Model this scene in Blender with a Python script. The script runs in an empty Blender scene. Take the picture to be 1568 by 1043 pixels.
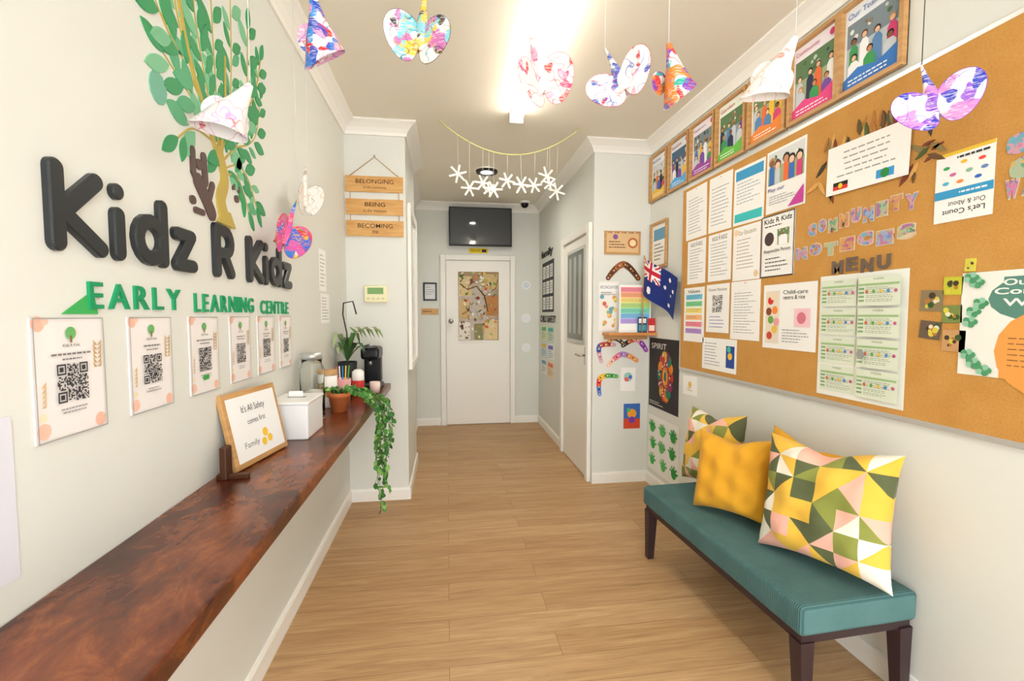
import bpy, bmesh, math, random
from mathutils import Vector, Matrix, Euler
D=bpy.data; SC=bpy.context.scene.collection
SC0=bpy.context.scene
SC0.view_settings.view_transform='Standard'
SC0.view_settings.exposure=0.52

# ---------------------------------------------------------------- materials
def lin(c): return c/12.92 if c<=.04045 else ((c+.055)/1.055)**2.4
def hx(h):
    h=h.lstrip('#'); return tuple(lin(int(h[i:i+2],16)/255) for i in (0,2,4))+(1,)
_m={}
def M(h,rough=.6,metal=0,emit=0,spec=.3):
    k=(h,rough,metal,emit)
    if k in _m: return _m[k]
    m=D.materials.new('paint_'+h.strip('#')); m.use_nodes=True
    b=m.node_tree.nodes['Principled BSDF']
    b.inputs['Base Color'].default_value=hx(h); b.inputs['Roughness'].default_value=rough
    b.inputs['Metallic'].default_value=metal; b.inputs['Specular IOR Level'].default_value=spec
    if emit:
        b.inputs['Emission Color'].default_value=hx(h); b.inputs['Emission Strength'].default_value=emit
    _m[k]=m; return m
class NT:
    def __init__(s,name):
        s.m=D.materials.new(name); s.m.use_nodes=True; s.t=s.m.node_tree; s.b=s.t.nodes['Principled BSDF']
        s.co=s.n('ShaderNodeTexCoord')
    def n(s,ty,**kw):
        x=s.t.nodes.new(ty)
        for k,v in kw.items():
            if k in x.inputs: x.inputs[k].default_value=v
            else: setattr(x,k,v)
        return x
    def l(s,a,b): s.t.links.new(a,b)
    def map(s,scale=(1,1,1),loc=(0,0,0),rot=(0,0,0)):
        x=s.n('ShaderNodeMapping'); x.inputs['Scale'].default_value=scale; x.inputs['Location'].default_value=loc; x.inputs['Rotation'].default_value=rot
        s.l(s.co.outputs['Object'],x.inputs[0]); return x.outputs[0]
    def noise(s,vec,scale,detail=4,rough=.5,dist=0):
        x=s.n('ShaderNodeTexNoise'); x.inputs['Scale'].default_value=scale; x.inputs['Detail'].default_value=detail
        x.inputs['Roughness'].default_value=rough; x.inputs['Distortion'].default_value=dist
        s.l(vec,x.inputs['Vector']); return x.outputs['Fac']
    def ramp(s,fac,stops,interp='LINEAR'):
        x=s.n('ShaderNodeValToRGB'); cr=x.color_ramp; cr.interpolation=interp
        while len(cr.elements)<len(stops): cr.elements.new(.5)
        for e,(p,c) in zip(cr.elements,stops): e.position=p; e.color=hx(c) if isinstance(c,str) else c
        s.l(fac,x.inputs[0]); return x.outputs[0]
    def mix(s,fac,a,b,mode='MIX'):
        x=s.n('ShaderNodeMix',data_type='RGBA',blend_type=mode)
        for idx,v in ((0,fac),(6,a),(7,b)):
            if hasattr(v,'is_linked'): s.l(v,x.inputs[idx])
            elif isinstance(v,str): x.inputs[idx].default_value=hx(v)
            else: x.inputs[idx].default_value=v
        return x.outputs[2]
    def bump(s,h,strength=.2,dist=.01):
        x=s.n('ShaderNodeBump'); x.inputs['Strength'].default_value=strength; x.inputs['Distance'].default_value=dist
        s.l(h,x.inputs['Height']); s.l(x.outputs[0],s.b.inputs['Normal'])
    def col(s,c): s.l(c,s.b.inputs['Base Color'])
def wallmat(name,c1,c2):
    t=NT(name); v=t.map(); f=t.noise(v,1.3,3); t.col(t.ramp(f,[(.3,c1),(.7,c2)])); t.b.inputs['Roughness'].default_value=.55
    t.b.inputs['Specular IOR Level'].default_value=.25
    t.bump(t.noise(v,220,2),.05,.002); return t.m
MW=wallmat('wall_paint','#DDDFD8','#E1E2DB')
MCEIL=wallmat('ceiling_paint','#F0E9D8','#F3EDDF')
MTRIM=M('#F3F1EA',.35)
K0=(0,0,0,1);K1=(1,1,1,1)
def floormat():
    t=NT('oak_vinyl_planks'); v=t.map()
    br=t.n('ShaderNodeTexBrick'); t.l(v,br.inputs['Vector'])
    br.offset=.37; br.offset_frequency=2
    for k,x in (('Scale',1),('Brick Width',1.22),('Row Height',.14),('Mortar Size',.0011),('Mortar Smooth',.2),('Bias',0)): br.inputs[k].default_value=x
    br.inputs['Color1'].default_value=K0; br.inputs['Color2'].default_value=K1; br.inputs['Mortar'].default_value=(.5,.5,.5,1)
    cx=t.n('ShaderNodeVectorMath',operation='ADD'); t.l(v,cx.inputs[0])
    sc=t.n('ShaderNodeVectorMath',operation='SCALE'); t.l(br.outputs['Color'],sc.inputs[0]); sc.inputs['Scale'].default_value=7; t.l(sc.outputs[0],cx.inputs[1])
    def gr(scl,s_,d,r_,di):
        mp=t.n('ShaderNodeMapping'); mp.inputs['Scale'].default_value=scl; t.l(cx.outputs[0],mp.inputs[0]); return t.noise(mp.outputs[0],s_,d,r_,di)
    g=gr((1.1,15,1),1.7,7,.7,1.3); g2=gr((3,110,1),1.5,3,.5,0); g3=gr((.7,5,1),1.3,2,.5,.6)
    c=t.ramp(g,[(.30,'#7E5832'),(.41,'#A67E52'),(.55,'#BE9668'),(.70,'#D4B286')])
    c=t.mix(.2,c,t.ramp(g3,[(.4,'#A47A4E'),(.6,'#CBA87C')]))
    c=t.mix(.22,c,t.ramp(g2,[(.35,'#8E6942'),(.65,'#D6B68A')]))
    c=t.mix(.25,c,t.ramp(br.outputs['Color'],[(0,'#A57C50'),(.5,'#BC9566'),(1,'#D0AE82')]))
    c=t.mix(br.outputs['Fac'],c,'#805E3C')
    t.col(c); t.b.inputs['Roughness'].default_value=.42; t.b.inputs['Specular IOR Level'].default_value=.35
    t.bump(g2,.04,.002); return t.m
def walnut():
    t=NT('stained_timber'); v=t.map((4.5,2.4,4)); g=t.noise(v,2.2,8,.72,1.0)
    v2=t.map((40,2.5,40)); g2=t.noise(v2,1.5,4,.6,.5); g3=t.noise(t.map((3,1.8,3)),1.7,4,.6,.4)
    c=t.ramp(g,[(.32,'#220B07'),(.43,'#42160B'),(.51,'#6C2C12'),(.6,'#9C5424'),(.72,'#481A0D')])
    c=t.mix(.25,c,t.ramp(g2,[(.35,'#30100A'),(.65,'#844022')]))
    c=t.mix(.45,c,t.ramp(g3,[(.42,'#2A0E08'),(.56,'#904E28')]))
    t.col(c); t.b.inputs['Roughness'].default_value=.27; t.bump(g2,.08,.003); return t.m
def cork():
    t=NT('cork'); v=t.map(); g=t.noise(v,160,3,.7); g1=t.noise(v,9,3)
    c=t.mix(.6,t.ramp(g,[(.3,'#B07A34'),(.5,'#C79246'),(.7,'#D4A45A')]),t.ramp(g1,[(.3,'#BE863A'),(.7,'#CB964C')]))
    t.col(c); t.b.inputs['Roughness'].default_value=.85; t.bump(g,.2,.002); return t.m
def corduroy():
    t=NT('teal_corduroy'); v=t.map()
    w=t.n('ShaderNodeTexWave',wave_type='BANDS',bands_direction='Y'); t.l(v,w.inputs[0]); w.inputs['Scale'].default_value=38; w.inputs['Distortion'].default_value=.3; w.inputs['Detail'].default_value=1
    g=t.noise(v,9,4)
    c=t.mix(.45,t.ramp(w.outputs['Fac'],[(.0,'#2E5052'),(.6,'#4E7475'),(1,'#5C8382')]),t.ramp(g,[(.3,'#426564'),(.7,'#587B7A')]))
    t.col(c); t.b.inputs['Roughness'].default_value=.95; t.b.inputs['Specular IOR Level'].default_value=.1; t.b.inputs['Sheen Weight'].default_value=.06; t.bump(w.outputs['Fac'],.5,.003); return t.m
def wood(name,a,b,sc=(3,3,30)):
    t=NT(name); v=t.map(sc); g=t.noise(v,2,5,.6,.5); t.col(t.ramp(g,[(.3,a),(.7,b)])); t.b.inputs['Roughness'].default_value=.45; return t.m
def fabric(name,a,b):
    t=NT(name); v=t.map(); g=t.noise(v,300,2); g1=t.noise(v,6,2); t.col(t.mix(.3,t.ramp(g1,[(.3,a),(.7,b)]),t.ramp(g,[(.3,a),(.7,b)]))); t.b.inputs['Roughness'].default_value=.85
    t.b.inputs['Sheen Weight'].default_value=.1; t.bump(g,.15,.001); return t.m
def scribble(name,cols,seed,base='#F6F3EE',scale=14,thr=.56,lines=True):
    t=NT('scribble_'+name); c=None
    for i,h in enumerate(cols):
        v=t.map((1,1,1),(seed*3.1+i*7.3,i*5.1,seed)); f=t.noise(v,scale,1,.4,.3)
        mask=t.ramp(f,[(thr,K0),(thr+.015,K1)])
        if lines:
            hh=t.noise(t.map((1,1,9),(seed+i,0,0),(.4+i,.7*i,.3)),scale*2.2,2,.6,.4)
            mask=t.mix(1.0,mask,t.ramp(hh,[(.36,(.25,.25,.25,1)),(.5,K1)]),'MULTIPLY')
        c=t.mix(mask,c if c is not None else base,h)
    if lines:
        for i,h in enumerate(cols[:2]):
            v=t.map((1,1,1),(seed+i*9.7,2.2*i,0)); f=t.noise(v,scale*.9,1,.4,.2)
            mask=t.ramp(f,[(.488,K0),(.493,(.75,.75,.75,1)),(.501,(.75,.75,.75,1)),(.506,K0)]); c=t.mix(mask,c,h)
    t.col(c); t.b.inputs['Roughness'].default_value=.8; return t.m
def glass(name='clear_glass'):
    m=D.materials.new(name); m.use_nodes=True; b=m.node_tree.nodes['Principled BSDF']
    b.inputs['Transmission Weight'].default_value=1; b.inputs['Roughness'].default_value=.02; b.inputs['IOR'].default_value=1.2; b.inputs['Base Color'].default_value=(.95,.98,.97,1); return m
MFLOOR=floormat(); MWAL=walnut(); MCORK=cork(); MCORD=corduroy()
MOAK=wood('oak_frame','#B5864E','#CFA26A'); MPINE=wood('pine_sign','#C58F4B','#DDAF6E',(3,20,20)); MGLASS=glass()
ALU=M('#D8D9D8',.35,.6); BLK=M('#15171A',.35); WHT=M('#F3F2EE',.6); INK=M('#2A2A2C',.7); GRY=M('#8A8A8C',.7)

# ---------------------------------------------------------------- builder
class B:
    def __init__(s): s.v=[];s.f=[];s.mi=[];s.sm=[];s.mats=[];s.cc=0
    def add(s,vs,fs,mat,smooth=False):
        if mat not in s.mats: s.mats.append(mat)
        k=s.mats.index(mat); o=len(s.v); s.v.extend([tuple(x) for x in vs])
        for f in fs: s.f.append([o+i for i in f]); s.mi.append(k); s.sm.append(smooth)
    def box(s,x0,y0,z0,x1,y1,z1,mat,bev=0,X=None,seg=2):
        if bev:
            bm=bmesh.new(); bmesh.ops.create_cube(bm,size=1)
            for v in bm.verts: v.co=Vector(((x0+x1)/2+v.co.x*(x1-x0),(y0+y1)/2+v.co.y*(y1-y0),(z0+z1)/2+v.co.z*(z1-z0)))
            bmesh.ops.bevel(bm,geom=bm.edges[:],offset=bev,segments=seg,affect='EDGES',profile=.5)
            bm.verts.ensure_lookup_table(); bm.verts.index_update(); vs=[v.co.copy() for v in bm.verts]; fs=[[v.index for v in f.verts] for f in bm.faces]; bm.free()
        else:
            vs=[Vector((x,y,z)) for z in (z0,z1) for x,y in ((x0,y0),(x1,y0),(x1,y1),(x0,y1))]
            fs=[(0,3,2,1),(4,5,6,7),(0,1,5,4),(1,2,6,5),(2,3,7,6),(3,0,4,7)]
        if X: vs=[X@v for v in vs]
        s.add(vs,fs,mat,False)
    def tube(s,pts,r,mat,n=6,cap=True):
        pts=[Vector(p) for p in pts]; vs=[];fs=[]
        rs=r if isinstance(r,(list,tuple)) else [r]*len(pts)
        for i,p in enumerate(pts):
            d=(pts[min(i+1,len(pts)-1)]-pts[max(i-1,0)]).normalized()
            a=d.orthogonal().normalized() if i==0 else (pa-d*pa.dot(d)).normalized()
            pa=a; c=d.cross(a)
            for k in range(n):
                t=2*math.pi*k/n; vs.append(p+(a*math.cos(t)+c*math.sin(t))*rs[i])
        for i in range(len(pts)-1):
            for k in range(n): k2=(k+1)%n; fs.append((i*n+k,i*n+k2,(i+1)*n+k2,(i+1)*n+k))
        if cap: fs.append(tuple(range(n))[::-1]); fs.append(tuple((len(pts)-1)*n+k for k in range(n)))
        s.add(vs,fs,mat,True)
    def lathe(s,prof,mat,n=24,c=(0,0,0),X=None):
        vs=[];fs=[]
        for r,z in prof:
            for k in range(n):
                t=2*math.pi*k/n; v=Vector((c[0]+r*math.cos(t),c[1]+r*math.sin(t),c[2]+z)); vs.append(X@v if X else v)
        for i in range(len(prof)-1):
            for k in range(n): k2=(k+1)%n; fs.append((i*n+k,i*n+k2,(i+1)*n+k2,(i+1)*n+k))
        s.add(vs,fs,mat,True)
    def prism(s,f,pts,n0,n1,mat,step=False):
        if step: s.cc+=1; n1+=(s.cc%60)*5e-5
        k=len(pts); vs=[f(p[0],p[1],n0) for p in pts]+[f(p[0],p[1],n1) for p in pts]
        fs=[(i,(i+1)%k,k+(i+1)%k,k+i) for i in range(k)]+[tuple(k+i for i in range(k))]
        s.add(vs,fs,mat)
    def capsule(s,f,a,b,r,n0,n1,mat,cham=0,m=9):
        s.cc+=1; n1+=(s.cc%40)*5e-5
        a=Vector(a);b=Vector(b); d=b-a; ang=math.atan2(d.y,d.x) if d.length>1e-6 else 0
        def ring(rr):
            o=[]
            for i in range(m): t=ang+math.pi/2+math.pi*i/(m-1); o.append((a.x+rr*math.cos(t),a.y+rr*math.sin(t)))
            for i in range(m): t=ang-math.pi/2+math.pi*i/(m-1); o.append((b.x+rr*math.cos(t),b.y+rr*math.sin(t)))
            return o
        R0=ring(r); R1=ring(r-cham) if cham else R0; k=len(R0)
        vs=[f(p[0],p[1],n0) for p in R0]+[f(p[0],p[1],n1-cham) for p in R0]+[f(p[0],p[1],n1) for p in R1]; fs=[]
        for j in range(2):
            for i in range(k): i2=(i+1)%k; fs.append((j*k+i,j*k+i2,(j+1)*k+i2,(j+1)*k+i))
        fs.append(tuple(2*k+i for i in range(k))); s.add(vs,fs,mat)
    def stroke(s,f,pts,r,n0,n1,mat,cham=0):
        for a,b in zip(pts[:-1],pts[1:]): s.capsule(f,a,b,r,n0,n1,mat,cham)
    def build(s,name,loc=None,rot=None):
        me=D.meshes.new(name)
        if loc is None:
            xs=[[v[i] for v in s.v] for i in range(3)]; c=[(min(a)+max(a))/2 for a in xs]
            vs=[(v[0]-c[0],v[1]-c[1],v[2]-c[2]) for v in s.v]
        else: vs=s.v; c=loc
        me.from_pydata(vs,[],s.f)
        for m in s.mats: me.materials.append(m)
        me.polygons.foreach_set('material_index',s.mi); me.polygons.foreach_set('use_smooth',s.sm); me.update()
        ob=D.objects.new(name,me); SC.objects.link(ob); ob.location=c
        if rot: ob.rotation_euler=rot
        return ob
_txt={}
def textmesh(st,bold=0.0,ext=0):
    k=(st,bold,ext)
    if k in _txt: return _txt[k]
    cu=D.curves.new('tmp','FONT'); cu.body=st; cu.size=1; cu.offset=bold; cu.extrude=ext; cu.resolution_u=3; cu.align_x='CENTER'
    ob=D.objects.new('tmp',cu); SC.objects.link(ob); bpy.context.view_layer.update()
    dg=bpy.context.evaluated_depsgraph_get(); me=ob.evaluated_get(dg).to_mesh()
    vs=[v.co.copy() for v in me.vertices]; fs=[tuple(p.vertices) for p in me.polygons]
    ob.evaluated_get(dg).to_mesh_clear(); D.objects.remove(ob); D.curves.remove(cu)
    x0=min(v.x for v in vs);x1=max(v.x for v in vs);y0=min(v.y for v in vs);y1=max(v.y for v in vs)
    _txt[k]=([( (v.x-x0)/(x1-x0),(v.y-y0)/(y1-y0),v.z) for v in vs],fs,(x1-x0)/(y1-y0)); return _txt[k]
def addtext(b,f,st,s0,t0,s1,t1,n,mat,bold=0.0,thick=0,fit=True):
    vs,fs,asp=textmesh(st,bold,.5 if thick else 0)
    w=s1-s0;h=t1-t0
    if not fit:
        if h*asp<w: c=(s0+s1)/2; s0=c-h*asp/2; w=h*asp
        else: c=(t0+t1)/2; h2=w/asp; t0=c-h2/2; h=h2
    b.add([f(s0+v[0]*w,t0+v[1]*h,n+((v[2]+.5)*thick if thick else 0)) for v in vs],fs,mat)
# wall frames (s = to the right when facing the wall, t = up, n = out of wall)
XL,XR,YPL,YPR,YF,XC,ZC=-.71,1.62,3.395,3.5,5.66,1.15,2.72
def FL(s,t,n): return (XL+n,s,t)
def FR(s,t,n): return (XR-n,-s,t)
def FB(s,t,n): return (XR-.0145-n,-s,t)
def FPL(s,t,n): return (s,YPL-n,t)
def FPR(s,t,n): return (s,YPR-n,t)
def FF(s,t,n): return (s,YF-n,t)
def FC(s,t,n): return (XC-n,-s,t)
SKIN=['#E8B796','#C98E66','#8A5A3C','#F0C8A8']; CL=['#3A6FB8','#D8417A','#F0C23A','#3E9A5A','#E8703A','#7A4FA8','#F4F4F4','#2B3550','#5A86B8','#C8D0D8']
class Sheet:
    def __init__(s,f,s0,s1,t0,t1,rot=0,base='#F7F6F2',th=.0015,n0=.0005,mat=None):
        s.b=B(); s.cx=(s0+s1)/2; s.cy=(t0+t1)/2; s.w=abs(s1-s0); s.h=abs(t1-t0); s.a=math.radians(rot); s.F=f; s.n=n0+th
        s.lift=n0
        m=mat or M(base,.6)
        s.b.prism(s.f,[(0,0),(1,0),(1,1),(0,1)],-th,0,m)
    def f(s,x,y,n):
        dx=(x-.5)*s.w; dy=(y-.5)*s.h; c,d=math.cos(s.a),math.sin(s.a)
        return s.F(s.cx+dx*c-dy*d,s.cy+dx*d+dy*c,s.n+n)
    def up(s): s.n+=.00012
    def r(s,x0,y0,x1,y1,mat):
        s.up(); s.b.add([s.f(x0,y0,0),s.f(x1,y0,0),s.f(x1,y1,0),s.f(x0,y1,0)],[(0,1,2,3)],M(mat) if isinstance(mat,str) else mat); return s
    def poly(s,pts,mat):
        s.up(); s.b.add([s.f(x,y,0) for x,y in pts],[tuple(range(len(pts)))],M(mat) if isinstance(mat,str) else mat); return s
    def d(s,cx,cy,rx,mat,ry=None,n=16):
        ry=ry if ry else rx*s.w/s.h
        return s.poly([(cx+rx*math.cos(2*math.pi*i/n),cy+ry*math.sin(2*math.pi*i/n)) for i in range(n)],mat)
    def t(s,st,x0,y0,x1,y1,mat='#2A2A2C',bold=0.0,fit=True):
        s.up(); addtext(s.b,s.f,st,x0,y0,x1,y1,0,M(mat),bold,0,fit); return s
    def ln(s,x0,y0,x1,y1,n,mat='#77777A',fill=.35,seed=1,center=False):
        s.up(); q=random.Random(seed); hh=(y1-y0)/n
        for i in range(n):
            y=y1-(i+.5)*hh; e=x0+(x1-x0)*q.uniform(.6,1); 
            xa,xb=(x0,e) if not center else ((x0+x1)/2-(e-x0)/2,(x0+x1)/2+(e-x0)/2)
            x=xa
            while x<xb:
                wd=(x1-x0)*q.uniform(.05,.14); x2=min(x+wd,xb)
                s.b.add([s.f(x,y-hh*fill/2,0),s.f(x2,y-hh*fill/2,0),s.f(x2,y+hh*fill/2,0),s.f(x,y+hh*fill/2,0)],[(0,1,2,3)],M(mat)); x=x2+(x1-x0)*.025
        return s
    def qr(s,x0,y0,x1,seed=1,mat='#1E1E20'):
        s.up(); y1=y0+(x1-x0)*s.w/s.h; q=random.Random(seed); N=25; m=M(mat)
        def cell(i,j,w=1,h=1):
            a=x0+(x1-x0)*i/N;b_=x0+(x1-x0)*(i+w)/N;c=y0+(y1-y0)*j/N;d_=y0+(y1-y0)*(j+h)/N
            s.b.add([s.f(a,c,0),s.f(b_,c,0),s.f(b_,d_,0),s.f(a,d_,0)],[(0,1,2,3)],m)
        F_=[(0,0),(0,N-7),(N-7,N-7)]
        for j in range(N):
            for i in range(N):
                if any(a-1<=i<=a+7 and c-1<=j<=c+7 for a,c in F_): continue
                if q.random()<.5: cell(i,j)
        for a,c in F_:
            cell(a,c,7,1);cell(a,c+6,7,1);cell(a,c+1,1,5);cell(a+6,c+1,1,5);cell(a+2,c+2,3,3)
        return s
    def photo(s,x0,y0,x1,y1,seed=1,people=3,rows=2):
        q=random.Random(seed); w=x1-x0;h=y1-y0
        s.r(x0,y0,x1,y1,q.choice(['#9DB48A','#B9C4C8','#8FA9B8','#A6B08A','#C9C2B0']))
        s.r(x0,y0+h*.55,x1,y1,q.choice(['#5E7F58','#7E8C94','#D8DCDC','#4C6A8C','#6E8A5A']))
        for k in range(8): s.d(x0+w*q.uniform(.06,.94),y0+h*q.uniform(.65,.93),w*q.uniform(.03,.06),q.choice(['#4E6E48','#C8D0C0','#8A7A5A','#E8E4D8','#3A4A5A']),n=7)
        for rw in range(rows):
            n=people+(1 if rw==0 and rows>1 else 0); top=[.62,.36][rw] if rows>1 else .6
            for i in range(n):
                cx=x0+w*(i+.5)/n+q.uniform(-.03,.03)*w; hy=y0+h*(top+q.uniform(-.05,.08)); rr=w*(.055 if rows>1 else .085)
                c=q.choice(CL); bw=w*.36/n
                s.poly([(cx-bw,y0),(cx+bw,y0),(cx+bw*.95,hy-h*.14),(cx+bw*.4,hy-h*.06),(cx-bw*.4,hy-h*.06),(cx-bw*.95,hy-h*.14)],c)
                ry=rr*s.w/s.h
                s.d(cx,hy+ry*.3,rr*1.15,q.choice(['#2A1A12','#6B4424','#B89058','#1A1A1A']),n=10)
                s.d(cx,hy,rr*.85,q.choice(SKIN),n=10)
        return s
    def frame(s,mat,w=.02,dp=.018):
        for (a,b_,c,d_) in ((0,0,1,w/s.h),(0,1-w/s.h,1,1),(0,w/s.h,w/s.w,1-w/s.h),(1-w/s.w,w/s.h,1,1-w/s.h)):
            s.b.prism(s.f,[(a,b_),(c,b_),(c,d_),(a,d_)],s.lift-s.n,dp,mat)
        return s
    def done(s,name): return s.b.build(name)

# ---------------------------------------------------------------- room shell
YB=-1.4
def wall(name,x0,y0,x1,y1,z0=0,z1=ZC,mat=MW):
    b=B(); b.box(x0,y0,z0,x1,y1,z1,mat); return b.build(name)
b=B(); b.box(-.9,YB-.1,-.1,1.8,YF+.1,0,MFLOOR); b.build('floor')
b=B(); b.box(-.9,YB-.1,ZC,1.8,YF+.1,ZC+.1,MCEIL); b.build('ceiling')
wall('wall_left',XL-.12,YB,XL,YPL)
wall('wall_pier_left',XL-.12,YPL,-.29,4.25)
wall('wall_corridor_left',-.5,4.25,-.38,YF)
wall('wall_far',-.5,YF,1.3,YF+.1)
wall('wall_pier_right',XC,YPR,XR+.12,3.62)
wall('wall_corridor_right',XC,3.62,XC+.12,YF)
wall('wall_right',XR,YB,XR+.12,YPR)
b=B(); b.box(XL-.12,YB-.1,0,-.45,YB,ZC,MW); b.box(1.35,YB-.1,0,XR+.12,YB,ZC,MW); b.box(-.45,YB-.1,2.35,1.35,YB,ZC,MW); b.build('wall_back')
b=B()
for x in (-.45,.42,1.3): b.box(x,YB-.08,0,x+.05,YB-.02,2.35,ALU)
b.box(-.45,YB-.08,2.3,1.35,YB-.02,2.35,ALU); b.box(-.45,YB-.08,0,1.35,YB-.02,.05,ALU); b.build('window_1')
def sweep(path,prof,mat,name):
    b=B(); n=len(path); k=len(prof); vs=[]
    for i,p in enumerate(path):
        p=Vector(p); ns=[]
        if i>0: d=(p-Vector(path[i-1])).normalized(); ns.append(Vector((d.y,-d.x)))
        if i<n-1: d=(Vector(path[i+1])-p).normalized(); ns.append(Vector((d.y,-d.x)))
        m=ns[0] if len(ns)==1 else (ns[0]+ns[1])/(1+ns[0].dot(ns[1]))
        for o,z in prof: vs.append((p.x+m.x*o,p.y+m.y*o,z))
    fs=[(i*k+j,i*k+(j+1)%k,(i+1)*k+(j+1)%k,(i+1)*k+j) for i in range(n-1) for j in range(k)]
    fs+= [tuple(range(k)),tuple((n-1)*k+j for j in range(k))]
    b.add(vs,fs,mat); return b.build(name)
corn=[(0,ZC),(.085,ZC),(.085,ZC-.01),(.06,ZC-.025),(.035,ZC-.045),(.018,ZC-.07),(.012,ZC-.09),(0,ZC-.09)]
sweep([(XL,YB),(XL,YPL),(-.29,YPL),(-.29,4.25),(-.38,4.25),(-.38,YF),(XC,YF),(XC,YPR),(XR,YPR),(XR,YB)],corn,MTRIM,'trim_cornice')
bb=[(0,0),(.014,0),(.014,.075),(.009,.088),(0,.09)]
sweep([(XL,YB),(XL,YPL),(-.29,YPL),(-.29,4.25),(-.38,4.25),(-.38,YF),(-.07,YF)],bb,MTRIM,'baseboard_left')
sweep([(.845,YF),(XC,YF),(XC,4.45)],bb,MTRIM,'baseboard_far')
sweep([(XC,YPR),(XR,YPR),(XR,YB)],bb,MTRIM,'baseboard_right')
# far door
b=B(); D0,D1=-.01,.775
MDOOR=M('#F3F0E8',.35)
b.box(D0,YF-.02,.008,D1,YF-.001,2.03,MDOOR,.002)
for x0,x1,z0,z1 in ((D0-.07,D0-.005,0,2.1),(D1+.005,D1+.07,0,2.1),(D0-.005,D1+.005,2.035,2.1)): b.box(x0,YF-.034,z0,x1,YF-.001,z1,MTRIM,.006)
for x0,x1,z0,z1 in ((.115,.135,1.03,1.915),(.635,.655,1.03,1.915),(.135,.635,1.03,1.05),(.135,.635,1.895,1.915)): b.box(x0,YF-.032,z0,x1,YF-.018,z1,MTRIM)
b.box(.135,YF-.026,1.05,.635,YF-.019,1.895,M('#9C8460',.12))
q=random.Random(4)
def FD(s,t,n): return (s,YF-.027-n,t)
for x0,z0,x1,z1,c in ((.145,1.06,.28,1.28,'#E9E4D8'),(.15,1.32,.27,1.56,'#D0B27C'),(.145,1.6,.30,1.84,'#D8C090'),(.46,1.06,.62,1.30,'#E0C694'),(.48,1.36,.625,1.60,'#B87E46'),(.33,1.06,.44,1.26,'#8A8A5A'),(.44,1.68,.62,1.87,'#C8B07A')):
    b.prism(FD,[(x0,z0),(x1,z0),(x1,z1),(x0,z1)],0,.001,M(c))
b.tube([FD(.15,1.75,.004),FD(.25,1.68,.006),FD(.36,1.72,.004),FD(.46,1.6,.006),FD(.5,1.40,.004)],[.004,.008,.007,.009,.004],M('#6E4A2A'),6)
b.tube([FD(.46,1.6,.004),FD(.6,1.7,.004),FD(.62,1.8,.004)],.004,M('#7A5632'),6)
for i in range(170):
    x=q.uniform(.16,.61);z=q.uniform(1.07,1.88); c=q.choice(['#6F8F3A','#3F6B34','#B08A55','#8A5A34','#E6DCC0','#D8B070','#A8B070','#C65A3A','#EDE8DA','#D87A3A','#6A4632','#E8C45A','#8A3A2A'])
    r1=q.uniform(.009,.026); r2=r1*q.uniform(.3,.8); a=q.uniform(0,3)
    pts=[(x+r1*math.cos(u)*math.cos(a)-r2*math.sin(u)*math.sin(a),z+r1*math.cos(u)*math.sin(a)+r2*math.sin(u)*math.cos(a)) for u in [k*math.pi/4 for k in range(8)]]
    b.prism(FD,pts,0,.0015+.0004*(i%14),M(c))
X=Matrix.Translation((.045,YF-.02,1.29))@Matrix.Rotation(math.pi/2,4,'X')
b.lathe([(.0,0),(.03,0),(.03,.006),(.012,.01),(.012,.04),(.028,.05),(.032,.062),(.026,.074),(0,.078)],M('#B9B7B2',.25,.9),20,X=X)
b.build('door_1')
# corridor right door
b=B(); XD=XC
b.box(XD-.012,3.60,.008,XD-.001,4.36,2.03,MDOOR)
for y0,y1,z0,z1 in ((3.525,3.595,0,2.1),(4.365,4.43,0,2.1),(3.595,4.365,2.035,2.1)): b.box(XD-.035,y0,z0,XD-.001,y1,z1,MTRIM,.006)
b.box(XD-.02,3.68,1.12,XD-.012,4.22,1.95,M('#C9CAC4',.4)); b.box(XD-.024,3.71,1.15,XD-.02,4.19,1.92,M('#6A7270',.08))
for k in range(3): b.box(XD-.0255,3.76+.15*k,1.2,XD-.024,3.83+.15*k,1.88,M('#A9B0AC',.2))  # grey reflections in the door glass, painted as pale strips
b.box(XD-.018,3.62,.95,XD-.012,3.67,1.1,M('#B9B7B2',.3,.8)); b.tube([(XD-.02,3.645,1.03),(XD-.07,3.645,1.03),(XD-.07,3.75,1.03)],.009,M('#B9B7B2',.25,.9),8)
b.build('door_2')
b=B()
for y0,y1,z0,z1 in ((3.5,3.57,.95,2.2),(4.15,4.22,.95,2.2),(3.57,4.15,2.13,2.2),(3.57,4.15,.95,1.0)): b.box(-.289,y0,z0,-.262,y1,z1,MTRIM,.005)
b.box(-.289,3.57,1.0,-.28,4.15,2.13,M('#E9EAE6',.15)); b.build('window_2')

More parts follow.
